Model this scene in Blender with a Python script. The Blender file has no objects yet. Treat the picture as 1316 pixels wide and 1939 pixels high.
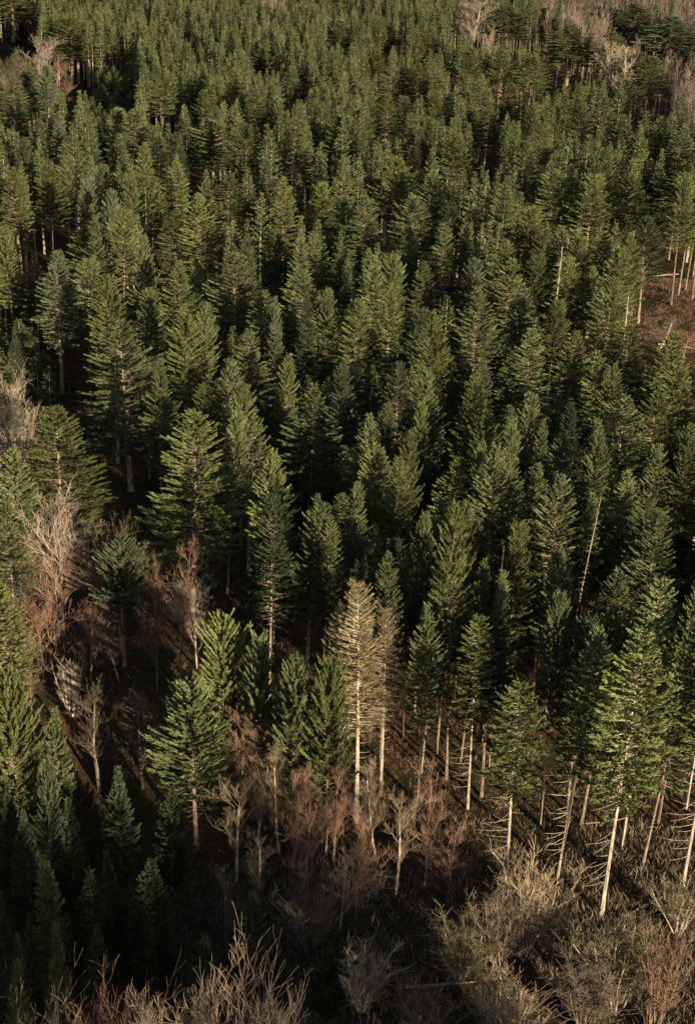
import bpy, math, random
import numpy as np
from mathutils import Vector, Matrix, Euler

rng = np.random.default_rng(7)
random.seed(7)
sc = bpy.context.scene
COL = sc.collection
PI = math.pi

# ------------------------------------------------------------------ camera
PW, PH = 1316.0, 1939.0
FPX = 2800.0
HC = 85.0
PITCH = math.radians(26.0)
ROLL = math.radians(2.4)
cam_d = bpy.data.cameras.new("camera")
cam = bpy.data.objects.new("camera", cam_d)
COL.objects.link(cam)
cam.location = (0, 0, HC)
CR = (Matrix.Rotation(PI/2 - PITCH, 3, 'X') @ Matrix.Rotation(ROLL, 3, 'Z'))
cam.rotation_euler = CR.to_euler()
cam_d.sensor_fit = 'VERTICAL'
cam_d.sensor_height = 24
cam_d.lens = 24 * FPX / PH
cam_d.clip_start = 1
cam_d.clip_end = 20000
sc.camera = cam

# ------------------------------------------------------------------ light
SUN_EL = math.radians(15)
SUN_AZ = math.radians(33)      # how far the sun stands to the right of straight behind the camera
sun_dir = Vector((math.sin(SUN_AZ)*math.cos(SUN_EL), -math.cos(SUN_AZ)*math.cos(SUN_EL), math.sin(SUN_EL)))  # towards the sun
w = bpy.data.worlds.new("World")
sc.world = w
w.use_nodes = True
nt = w.node_tree
bg = nt.nodes['Background']
sky = nt.nodes.new('ShaderNodeTexSky')
sky.sky_type = 'NISHITA'
sky.sun_disc = False
sky.sun_elevation = SUN_EL
sky.sun_rotation = math.atan2(sun_dir.x, sun_dir.y)
sky.air_density = 1.0
nt.links.new(sky.outputs[0], bg.inputs[0])
bg.inputs[1].default_value = 0.07
sd = bpy.data.lights.new("sun", 'SUN')
sd.energy = 5.0
sd.angle = math.radians(0.55)
sd.color = (1.0, 0.87, 0.62)
so = bpy.data.objects.new("sun", sd)
COL.objects.link(so)
so.rotation_euler = sun_dir.to_track_quat('Z', 'Y').to_euler()
so.location = (0, 0, 300)
sc.view_settings.view_transform = 'Standard'
sc.view_settings.look = 'None'
sc.view_settings.exposure = 1.2
sc.view_settings.gamma = 1.0
sc.cycles.max_bounces = 4
sc.cycles.diffuse_bounces = 2
sc.cycles.transparent_max_bounces = 4

# ------------------------------------------------------------------ terrain and projection
def smooth(a, b, x):
    t = np.clip((x - a) / (b - a), 0, 1)
    return t*t*(3 - 2*t)

def ground(x, y):
    x = np.asarray(x, float); y = np.asarray(y, float)
    z = -14*smooth(230, 480, y) + 60*smooth(620, 1500, y)
    z = z + 1.2*np.sin(x*0.045 + 1.3)*np.cos(y*0.038) + 0.6*np.sin(x*0.11 + y*0.07)
    z = z - 5.5*np.exp(-(((x + 20)/18)**2 + ((y - 98)/22)**2))
    return z

CRT = np.array(CR)
def proj(p):
    d = CRT.T @ (np.asarray(p, float) - np.array([0, 0, HC]))
    return PW/2 + FPX*d[0]/(-d[2]), PH/2 - FPX*d[1]/(-d[2]), -d[2]

def ray(px, py):
    d = CRT @ np.array([(px - PW/2)/FPX, -(py - PH/2)/FPX, -1.0])
    return d/np.linalg.norm(d)

def hit(px, py, h):
    """the ground point whose point at height h above it is seen at this place"""
    d = ray(px, py)
    z = 0.0
    for _ in range(30):
        t = (z + h - HC)/d[2]
        x, y = d[0]*t, d[1]*t
        z = 0.5*z + 0.5*float(ground(x, y))
    return x, y, float(ground(x, y)), t

# ------------------------------------------------------------------ materials
def new_mat(name):
    m = bpy.data.materials.new(name)
    m.use_nodes = True
    n = m.node_tree.nodes
    n.clear()
    return m, n, m.node_tree.links

def foliage_mat(name, c1, c2, c3, transl=0.22):
    m, n, l = new_mat(name)
    out = n.new('ShaderNodeOutputMaterial')
    tc = n.new('ShaderNodeTexCoord')
    no = n.new('ShaderNodeTexNoise'); no.inputs['Scale'].default_value = 0.9; no.inputs['Detail'].default_value = 3
    l.new(tc.outputs['Object'], no.inputs['Vector'])
    oi = n.new('ShaderNodeObjectInfo')
    at = n.new('ShaderNodeAttribute'); at.attribute_name = 'tint'
    ad = n.new('ShaderNodeMath'); ad.operation = 'MULTIPLY_ADD'; ad.inputs[1].default_value = 0.55
    l.new(at.outputs['Fac'], ad.inputs[0])
    m1 = n.new('ShaderNodeMath'); m1.operation = 'MULTIPLY'; m1.inputs[1].default_value = 0.6
    l.new(no.outputs['Fac'], m1.inputs[0]); l.new(m1.outputs[0], ad.inputs[2])
    rp = n.new('ShaderNodeValToRGB')
    rp.color_ramp.elements[0].position = 0.25; rp.color_ramp.elements[0].color = (*c1, 1)
    rp.color_ramp.elements[1].position = 0.85; rp.color_ramp.elements[1].color = (*c3, 1)
    e = rp.color_ramp.elements.new(0.55); e.color = (*c2, 1)
    l.new(ad.outputs[0], rp.inputs[0])
    hv = n.new('ShaderNodeHueSaturation')
    mr = n.new('ShaderNodeMapRange'); mr.inputs[3].default_value = 0.7; mr.inputs[4].default_value = 1.32
    l.new(oi.outputs['Random'], mr.inputs[0]); l.new(mr.outputs[0], hv.inputs['Value'])
    mr2 = n.new('ShaderNodeMapRange'); mr2.inputs[3].default_value = 0.488; mr2.inputs[4].default_value = 0.502
    mm = n.new('ShaderNodeMath'); mm.operation = 'FRACT'
    mx = n.new('ShaderNodeMath'); mx.operation = 'MULTIPLY'; mx.inputs[1].default_value = 17.3
    l.new(oi.outputs['Random'], mx.inputs[0]); l.new(mx.outputs[0], mm.inputs[0]); l.new(mm.outputs[0], mr2.inputs[0])
    l.new(mr2.outputs[0], hv.inputs['Hue']); l.new(rp.outputs[0], hv.inputs['Color'])
    df = n.new('ShaderNodeBsdfDiffuse'); tr = n.new('ShaderNodeBsdfTranslucent')
    ms = n.new('ShaderNodeMixShader'); ms.inputs[0].default_value = transl
    l.new(hv.outputs[0], df.inputs[0]); l.new(hv.outputs[0], tr.inputs[0])
    l.new(df.outputs[0], ms.inputs[1]); l.new(tr.outputs[0], ms.inputs[2])
    l.new(ms.outputs[0], out.inputs[0])
    return m

def bark_mat(name, c1, c2, scale=6.0, stretch=0.15):
    m, n, l = new_mat(name)
    out = n.new('ShaderNodeOutputMaterial')
    tc = n.new('ShaderNodeTexCoord')
    mp = n.new('ShaderNodeMapping'); mp.inputs['Scale'].default_value = (1, 1, stretch)
    l.new(tc.outputs['Object'], mp.inputs[0])
    no = n.new('ShaderNodeTexNoise'); no.inputs['Scale'].default_value = scale; no.inputs['Detail'].default_value = 4
    l.new(mp.outputs[0], no.inputs['Vector'])
    rp = n.new('ShaderNodeValToRGB')
    rp.color_ramp.elements[0].position = 0.35; rp.color_ramp.elements[0].color = (*c1, 1)
    rp.color_ramp.elements[1].position = 0.65; rp.color_ramp.elements[1].color = (*c2, 1)
    l.new(no.outputs['Fac'], rp.inputs[0])
    oi = n.new('ShaderNodeObjectInfo')
    hv = n.new('ShaderNodeHueSaturation')
    mr = n.new('ShaderNodeMapRange'); mr.inputs[3].default_value = 0.75; mr.inputs[4].default_value = 1.2
    l.new(oi.outputs['Random'], mr.inputs[0]); l.new(mr.outputs[0], hv.inputs['Value'])
    l.new(rp.outputs[0], hv.inputs['Color'])
    b = n.new('ShaderNodeBsdfDiffuse')
    l.new(hv.outputs[0], b.inputs[0])
    l.new(b.outputs[0], out.inputs[0])
    return m

FOL = {
    'o': foliage_mat('foliage_olive', (0.048, 0.06, 0.021), (0.1, 0.117, 0.04), (0.172, 0.182, 0.07)),
    'g': foliage_mat('foliage_green', (0.04, 0.055, 0.024), (0.086, 0.105, 0.042), (0.17, 0.182, 0.08)),
    'b': foliage_mat('foliage_bluegreen', (0.034, 0.046, 0.023), (0.075, 0.092, 0.046), (0.145, 0.16, 0.09)),
    'y': foliage_mat('foliage_yellowgreen', (0.06, 0.07, 0.022), (0.12, 0.132, 0.043), (0.19, 0.195, 0.08)),
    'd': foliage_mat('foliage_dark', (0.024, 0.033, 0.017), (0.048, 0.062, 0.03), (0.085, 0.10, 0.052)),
}
BARK = bark_mat('bark_pale', (0.17, 0.13, 0.095), (0.48, 0.39, 0.29))
BARKM = bark_mat('bark_mid', (0.10, 0.07, 0.05), (0.29, 0.21, 0.145))
BARKD = bark_mat('bark_brown', (0.07, 0.05, 0.036), (0.2, 0.145, 0.10))
TWIG = {
    'red': bark_mat('twig_red', (0.105, 0.058, 0.04), (0.25, 0.145, 0.1), 1.2, 1),
    'tan': bark_mat('twig_tan', (0.13, 0.09, 0.055), (0.30, 0.215, 0.14), 1.2, 1),
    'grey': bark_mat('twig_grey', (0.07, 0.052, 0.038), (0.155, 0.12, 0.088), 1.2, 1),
    'gold': bark_mat('twig_gold', (0.12, 0.096, 0.045), (0.27, 0.218, 0.11), 1.2, 1),
    'pink': bark_mat('twig_pinkish', (0.12, 0.085, 0.067), (0.25, 0.185, 0.15), 0.08, 1),
    'pale': bark_mat('twig_pale', (0.2, 0.145, 0.105), (0.4, 0.31, 0.23), 1.2, 1),
}

# ------------------------------------------------------------------ mesh collecting
class MB:
    def __init__(s):
        s.v = []; s.f = []; s.t = []; s.n = 0
    def add(s, v, f, tint=None):
        v = np.asarray(v, np.float32); f = np.asarray(f, np.int64)
        s.v.append(v); s.f.append(f + s.n); s.n += len(v)
        s.t.append(np.zeros(len(v), np.float32) if tint is None else np.asarray(tint, np.float32))
    def arrays(s):
        return np.concatenate(s.v), np.concatenate(s.f), np.concatenate(s.t)
    def mesh(s, name, mat):
        v, f, t = s.arrays()
        return tri_mesh(name, v, f, t, mat)

def tri_mesh(name, v, f, t, mat, smooth_=False):
    me = bpy.data.meshes.new(name)
    me.vertices.add(len(v)); me.vertices.foreach_set('co', v.astype(np.float32).ravel())
    me.loops.add(len(f)*3); me.loops.foreach_set('vertex_index', f.astype(np.int32).ravel())
    me.polygons.add(len(f))
    me.polygons.foreach_set('loop_start', np.arange(0, len(f)*3, 3, dtype=np.int32))
    me.update(calc_edges=True)
    if t is not None:
        a = me.attributes.new('tint', 'FLOAT', 'POINT'); a.data.foreach_set('value', t.astype(np.float32))
    me.polygons.foreach_set('use_smooth', np.full(len(f), smooth_))
    me.materials.append(mat)
    return me

def unit(a):
    return a/np.maximum(np.linalg.norm(a, axis=-1, keepdims=True), 1e-9)

def spikes(mb, P, D, L, R, tint, flat=1.0):
    """many slender three sided needles sprays: base at P, direction D, length L, half width R"""
    n = len(P)
    if n == 0: return
    D = unit(D)
    a = rng.normal(size=(n, 3)); s1 = unit(np.cross(D, a)); s2 = np.cross(D, s1)
    R = np.asarray(R)[:, None]; L = np.asarray(L)[:, None]
    c = P + D*L*0.35
    v = np.stack([P, c + s1*R, c - s1*R*0.5 + s2*R*0.87*flat, c - s1*R*0.5 - s2*R*0.87*flat, P + D*L], 1).reshape(-1, 3)
    b = (np.arange(n)*5)[:, None, None]
    f = np.array([[0, 2, 1], [0, 3, 2], [0, 1, 3], [4, 1, 2], [4, 2, 3], [4, 3, 1]])[None] + b
    mb.add(v, f.reshape(-1, 3), np.repeat(tint, 5))

def blades(mb, P, D, L, R, tint):
    """the cheaper spray: a single bent diamond of two faces, for far or hidden foliage"""
    n = len(P)
    if n == 0: return
    D = unit(D)
    a = rng.normal(size=(n, 3)); s1 = unit(np.cross(D, a)); s2 = np.cross(D, s1)
    R = np.asarray(R)[:, None]; L = np.asarray(L)[:, None]
    c = P + D*L*0.4 + s2*R*0.4
    v = np.stack([P, c + s1*R, c - s1*R, P + D*L], 1).reshape(-1, 3)
    b = (np.arange(n)*4)[:, None, None]
    f = np.array([[0, 1, 2], [3, 2, 1]])[None] + b
    mb.add(v, f.reshape(-1, 3), np.repeat(tint, 4))

def tube(mb, pts, rad, sides=5, tint=0.5):
    pts = np.asarray(pts, float); rad = np.asarray(rad, float)
    n = len(pts)
    d = np.gradient(pts, axis=0); d = unit(d)
    ref = np.array([0.31, 0.95, 0.07]) if abs(d[0][2]) > 0.5 else np.array([0.02, 0.05, 1.0])
    s1 = unit(np.cross(d, ref)); s2 = np.cross(d, s1)
    an = np.linspace(0, 2*PI, sides, endpoint=False)
    v = pts[:, None] + (s1[:, None]*np.cos(an)[None, :, None] + s2[:, None]*np.sin(an)[None, :, None])*rad[:, None, None]
    i = np.arange(n - 1)[:, None]*sides; j = np.arange(sides)[None]; k = (j + 1) % sides
    a = i + j; b = i + k; c = a + sides; e = b + sides
    f = np.concatenate([np.stack([a, b, e], -1).reshape(-1, 3), np.stack([a, e, c], -1).reshape(-1, 3)])
    mb.add(v.reshape(-1, 3), f, np.full(n*sides, tint))

# ------------------------------------------------------------------ conifers
def conifer(H=26.0, crown=0.55, Rm=2.5, whorl=0.5, nb=7, seed=1, up=0.35, droop=0.25, rag=0.3,
            shape=0.75, detail=1.0, far=False, lean=0.0, dead=True, inner=0.12, tr=0.2, base_taper=0.25, tw=1.0, side_dead=0.0, lowsparse=0.3):
    """one conifer: returns (trunk arrays, crown arrays). Whorls of curved branches, each carrying rows of needle sprays."""
    global rng
    rng = np.random.default_rng(seed)
    T = MB(); C = MB(); DB = MB()
    zs = np.linspace(0, H, 9 if not far else 4)
    bend = rng.normal(0, 0.12, 2)
    def axis(z):
        u = np.asarray(z)/H
        return np.stack([bend[0]*np.sin(u*3) + lean*u, bend[1]*np.sin(u*2.4), np.asarray(z)], -1)
    rad = tr*(1 - zs/H)**0.8 + 0.02
    rad[0] *= 1.25
    tube(T, axis(zs), rad, 7 if not far else 3)
    zc = H*(1 - crown)
    z = H - 0.25
    ph = rng.uniform(0, 2*PI, 6); 
    # leader
    k = 10 if not far else 4
    P = axis(np.linspace(H - 1.3, H - 0.1, k)); aa = rng.uniform(0, 2*PI, k)
    sp = spikes if not far else blades
    sp(C, P, np.stack([np.cos(aa)*0.5, np.sin(aa)*0.5, np.full(k, 1.0)], -1), rng.uniform(0.4, 0.7, k), np.full(k, 0.07*tw), rng.uniform(0.3, 1, k))
    k = (260 if not far else 10)
    za = H - (H - zc)*rng.uniform(0, 1, k)**1.3*0.8; aa = rng.uniform(0, 2*PI, k)
    sp(C, axis(za), np.stack([np.cos(aa), np.sin(aa), rng.uniform(0.2, 1.2, k)], -1), rng.uniform(0.35, 0.8, k)*(1 if not far else 1.5), np.full(k, 0.09*tw if not far else 0.3), rng.uniform(0.1, 0.9, k))
    while z > zc:
        t = (H - z)/(H - zc)                      # 0 at the tip, 1 at the crown base
        r0 = Rm*min(1.0, (t*1.35 + 0.02)**shape)*(1 - base_taper*max(0, (t - 0.6)/0.4)**1.5)
        n = max(3, int(round(nb*rng.uniform(0.75, 1.25))))
        if t > 0.75 and lowsparse: n = max(2, int(n*(1 - lowsparse*(t - 0.75)/0.25*2*rng.uniform(0.2, 1))))
        az0 = rng.uniform(0, 2*PI)
        for b in range(n):
            az = az0 + 2*PI*b/n + rng.normal(0, 0.25)
            lob = 1 + rag*(0.55*math.sin(2*az + ph[0] + z*0.5) + 0.45*math.sin(3*az + ph[1] - z*0.9)) 
            Lb = max(0.25, r0*lob*rng.uniform(0.72, 1.12))
            zb = z + rng.normal(0, whorl*0.3)
            e = (1 - t)*1.0*up*2.2 + t*(-droop) + rng.normal(0, 0.08)
            c = up*0.9
            dh = np.array([math.cos(az), math.sin(az), 0.0]); sd_ = np.array([-math.sin(az), math.cos(az), 0.0])
            o = axis(zb)
            ns = 4
            us = np.linspace(0, 1, ns)
            cur = lambda u: o + Lb*(u[:, None]*dh + (u*e + c*u*u*0.55)[:, None]*np.array([0, 0, 1.0]) + (0.08*math.sin(az*5)*u*u)[:, None]*sd_)
            if not far and Lb > 0.9 and (detail > 0.6):
                tube(T, cur(us), np.array([0.035, 0.028, 0.018, 0.008])*(0.6 + Lb*0.2), 3)
            step = (0.05 if not far else 0.15)/detail
            u0 = inner if t > 0.25 else 0.1
            m = max(3 if far else 5, int(Lb*(1 - u0)/step))
            u = u0 + (1 - u0)*np.sqrt(rng.uniform(0.0, 1, m)) if not far else rng.uniform(u0, 1, m)
            Pt = cur(u)
            tang = dh[None] + (e + 1.1*c*u)[:, None]*np.array([0, 0, 1.0])
            sgn = rng.choice([-1.0, 1.0], m)
            sw = rng.uniform(0.25, 1.1, m)*(1.15 - 0.6*u)
            D = tang + (sgn*sw)[:, None]*sd_ + np.array([0, 0, 1.0])*(rng.uniform(-0.15, 0.75, m)*(1.1 - 0.5*t))[:, None]
            D = D + rng.normal(0, 0.28, (m, 3))*(1 if not far else 0.6)
            ln = ((0.22 + 0.24*Lb*(1.15 - u)*rng.uniform(0.5, 1.3, m)) if not far else (0.26 + 0.3*Lb*(1.15 - u)*rng.uniform(0.6, 1.3, m)))*(1.0 if not far else 1.25)
            rr = np.full(m, 0.066*tw if not far else 0.17)*rng.uniform(0.7, 1.3, m)
            tb = rng.uniform(0.1, 0.9)
            sp(C, Pt, D, ln, rr, np.clip(tb + rng.normal(0, 0.15, m), 0, 1))
        z -= whorl*(0.55 + 0.55*t)*rng.uniform(0.85, 1.15)*(1.0 if not far else 2.0)
    if dead:
        zz = zc + 0.5
        while zz > H*0.12:
            for b in range(rng.integers(1, 4)):
                az = rng.uniform(0, 2*PI)
                if side_dead and rng.uniform() < 0.75: az = PI + rng.normal(0, 0.5)
                Ld = rng.uniform(0.4, 1.5)*(1.0 + side_dead)
                if not far:
                    o = axis(zz); u = np.linspace(0, 1, 3)
                    dh = np.array([math.cos(az), math.sin(az), 0.0])
                    tube(DB if side_dead else T, o + Ld*(u[:, None]*dh + (-0.15*u + 0.25*u*u)[:, None]*np.array([0, 0, 1.0])), np.array([0.028, 0.02, 0.008]), 3)
            zz -= rng.uniform(0.35, 0.9)
            if far: break
    return (T, C, DB) if side_dead else (T, C)

VAR = {}; DEADB = {}
def var(key, fn, **kw):
    res = fn(**kw); T, C = res[0], res[1]
    if len(res) > 2: DEADB[key] = res[2].mesh(key + '_dead_branches', BARK)
    VAR[key] = (T.mesh(key + '_trunk', BARK if key.startswith('edge') else BARKM), C.mesh(key + '_crown', FOL['g']), kw.get('H', 26.0), kw.get('Rm', 2.5))

# common forest firs
for i in range(6):
    var('fir%d' % i, conifer, H=26.0, crown=[.6, .64, .58, .66, .62, .58][i], Rm=2.9, whorl=0.5, nb=[8, 7, 8, 8, 7, 8][i], seed=11 + i,
        up=[.45, .38, .5, .35, .42, .55][i], droop=[.2, .25, .1, .3, .2, .1][i], rag=[.25, .35, .3, .3, .4, .25][i], shape=[.66, .74, .6, .7, .64, .62][i], base_taper=.12, tr=.17)
for i in range(2):   # broad feathery ones with long separate branches
    var('feather%d' % i, conifer, H=26.0, crown=.78, Rm=3.6, whorl=0.72, nb=8, seed=31 + i, up=.42, droop=.22, rag=.22, shape=.72, detail=1.1, inner=.15, tw=0.85, base_taper=.1)
for i in range(3):   # full free standing ones with bushy upturned boughs
    var('full%d' % i, conifer, H=18.0, crown=.72, Rm=2.9, whorl=0.5, nb=8, seed=41 + i, up=.62, droop=.0, rag=.4, shape=.6, detail=1.6, tw=1.05, base_taper=.35, tr=.17)
for i in range(2):   # young dense cones, green down to the ground
    var('young%d' % i, conifer, H=12.0, crown=.93, Rm=2.1, whorl=0.36, nb=9, seed=51 + i, up=.45, droop=.05, rag=.15, shape=.85, detail=1.3, dead=False, base_taper=0, tr=.13, lowsparse=0, tw=0.95)
for i in range(2):   # tall edge trees with a bare lower trunk and dead boughs reaching left
    var('edge%d' % i, conifer, H=26.0, crown=[.52, .58][i], Rm=2.6, whorl=0.55, nb=7, seed=61 + i, up=.35, droop=.3, rag=.35, shape=.6, tr=.14, side_dead=0.9, detail=1.0)

# low detail ones for the one mass of far crowns
LOD = []
for i in range(5):
    T, C = conifer(H=26.0, crown=.55, Rm=2.7, whorl=0.55, nb=7, seed=81 + i, up=.4, droop=.2, rag=.25, shape=.95, far=True, dead=False)
    LOD.append((T.arrays(), C.arrays()))

# ------------------------------------------------------------------ bare trees
def bare(H=16.0, spread=0.45, seed=1, stems=1, first=0.3, upright=0.6, levels=4, tw=0.022, twigs=1.0, crown_r=3.0, tr=0.16, gap=0.0, wig=0.12):
    """a leafless tree: leading stem(s), boughs, branches and fine twigs"""
    global rng
    rng = np.random.default_rng(seed)
    T = MB(); B = MB()
    tips = []
    def grow(p, d, L, r, lev):
        n = 4 if lev < 2 else 3
        pts = [p]; dd = d.copy()
        for k in range(n):
            dd = unit(dd + rng.normal(0, wig if lev else wig*0.3, 3) + np.array([0, 0, 0.10*upright]))
            pts.append(pts[-1] + dd*L/n)
        pts = np.array(pts)
        rr = np.linspace(r, max(tw*0.5, r*0.45), n + 1)
        tube(B if lev > 0 else T, pts, rr, 6 if lev == 0 else (4 if lev == 1 else 3))
        if lev >= levels: return
        m = [int(rng.integers(11, 15)), 6, 5, 3][min(lev, 3)]
        m = max(2, int(m*(twigs if lev >= 2 else 1)))
        for k in range(m):
            u = rng.uniform(first if lev == 0 else 0.2, 1.0) if k < m - 1 else 1.0
            i = min(n - 1, int(u*n)); q = pts[i] + (pts[i+1] - pts[i])*(u*n - i)
            a = unit(np.cross(dd, rng.normal(size=3)))
            an = rng.uniform(0.35, 0.85)*(spread/0.45)
            nd = unit(dd*math.cos(an) + a*math.sin(an) + np.array([0, 0, 0.35*upright]))
            f = rng.uniform(0.5, 0.8)*(1.15 - 0.5*u if lev == 0 else 1)
            LL = L*f*(crown_r/H*1.9 if lev == 0 else 0.85)
            grow(q, nd, LL, max(tw*0.6, r*(0.42 if lev == 0 else 0.5)*(1.1 - 0.5*u)), lev + 1)
    for s in range(stems):
        an = rng.uniform(0, 2*PI)
        off = np.array([math.cos(an), math.sin(an), 0])*(0.25 if stems > 1 else 0)
        d = unit(np.array([0, 0, 1.0]) + off*(0.9*spread if stems > 1 else 0.1)*rng.uniform(0.5, 1.6))
        grow(off*0.6, d, H*rng.uniform(0.72, 0.95) if stems > 1 else H*0.85, tr*(0.5 if stems > 1 else 1), 0)
    return T, B

def bvar(key, **kw):
    T, B = bare(**kw)
    v = np.concatenate([T.arrays()[0], B.arrays()[0]])
    VAR[key] = (T.mesh(key + '_trunk', BARKD), B.mesh(key + '_branches', TWIG['tan']), float(v[:, 2].max()), float(np.percentile(np.hypot(v[:, 0], v[:, 1]), 96)))
bvar('slender0', H=17, spread=.34, seed=3, first=.22, upright=1.1, crown_r=3.0, twigs=1.1, tw=.015)
bvar('slender1', H=17, spread=.38, seed=4, first=.2, upright=1.0, crown_r=3.3, twigs=1.1, tw=.015)
bvar('slender2', H=17, spread=.42, seed=14, first=.28, upright=.8, crown_r=3.0, twigs=1.0, tw=.014, wig=.16)
bvar('round0', H=15, spread=.5, seed=5, first=.15, upright=.75, crown_r=6, twigs=1.3, tr=.2, tw=.017)
bvar('round1', H=15, spread=.5, seed=6, first=.12, upright=.7, crown_r=6, twigs=1.3, tr=.2, tw=.017)
bvar('clump0', H=11, spread=.24, seed=8, stems=16, tr=.07, first=.3, upright=.9, crown_r=1.5, levels=2, twigs=1.0, tw=.014, wig=.08)
bvar('clump1', H=11, spread=.3, seed=9, stems=18, tr=.07, first=.25, upright=.8, crown_r=1.7, levels=2, twigs=1.0, tw=.014, wig=.08)
var('larch0', conifer, H=22, crown=.6, Rm=2.2, whorl=0.36, nb=9, seed=72, up=.35, droop=.15, rag=.5, shape=.6, detail=0.85, tw=.36, base_taper=.35, tr=.2, inner=.05)

def snag(H=22, Rm=0.9, seed=5):
    global rng
    rng = np.random.default_rng(seed)
    T = MB(); B = MB()
    z = np.linspace(0, H, 10)
    ax_ = lambda q: np.stack([0.25*np.sin(q*0.21), 0.2*np.cos(q*0.17), q], -1)
    tube(T, ax_(z), 0.16*(1 - z/H)**0.6 + 0.05, 7)
    for k in range(60):
        zb = rng.uniform(H*0.3, H*0.98); a = rng.uniform(0, 2*PI); L = rng.uniform(.25, 1.2)
        q = np.linspace(0, 1, 3)[:, None]
        tube(T, ax_(np.array(zb)) + q*L*np.array([math.cos(a), math.sin(a), 0.2]) - q*q*np.array([0, 0, 0.25*L]), np.array([.03, .02, .008]), 3)
    tube(B, ax_(z[:2]), np.array([.1, .1]), 3)
    return T, B
var('snag0', snag, H=22, Rm=0.9, seed=5)
# ------------------------------------------------------------------ placing trees
ITEMS = []     # dict per single tree
def put(kind, key, x, y, z, h, dia, hue, label=None, note=None, cat=None, group=None, rz=None, vis=None, px=None, py=None):
    ITEMS.append(dict(kind=kind, key=key, x=x, y=y, z=z, h=h, dia=dia, hue=hue, label=label, note=note, cat=cat, group=group, rz=rz, vis=vis, px=px, py=py))

def by_tip(kind, key, px, py, wpx, h, hue, **k):
    x, y, z, t = hit(px, py, h)
    put(kind, key, x, y, z, h, wpx*t/FPX, hue, px=px, py=py, **k)

def by_base(kind, key, bx, by, tipy, wpx, hue, hmin=10, hmax=36, **k):
    x, y, z, t = hit(bx, by, 0)
    best = min(np.linspace(hmin, hmax, 100), key=lambda h: abs(proj((x, y, z + h))[1] - tipy))
    p = proj((x, y, z + best))
    put(kind, key, x, y, z, best, wpx*t/FPX, hue, px=p[0], py=p[1], **k)

TX = {1: (0, 0), 2: (656, 0), 3: (0, 480), 4: (656, 480), 5: (0, 960), 6: (656, 960), 7: (0, 1439), 8: (656, 1439)}
def P(tile, X, Y):
    return TX[tile][0] + X/1.994, TX[tile][1] + Y/1.994

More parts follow.
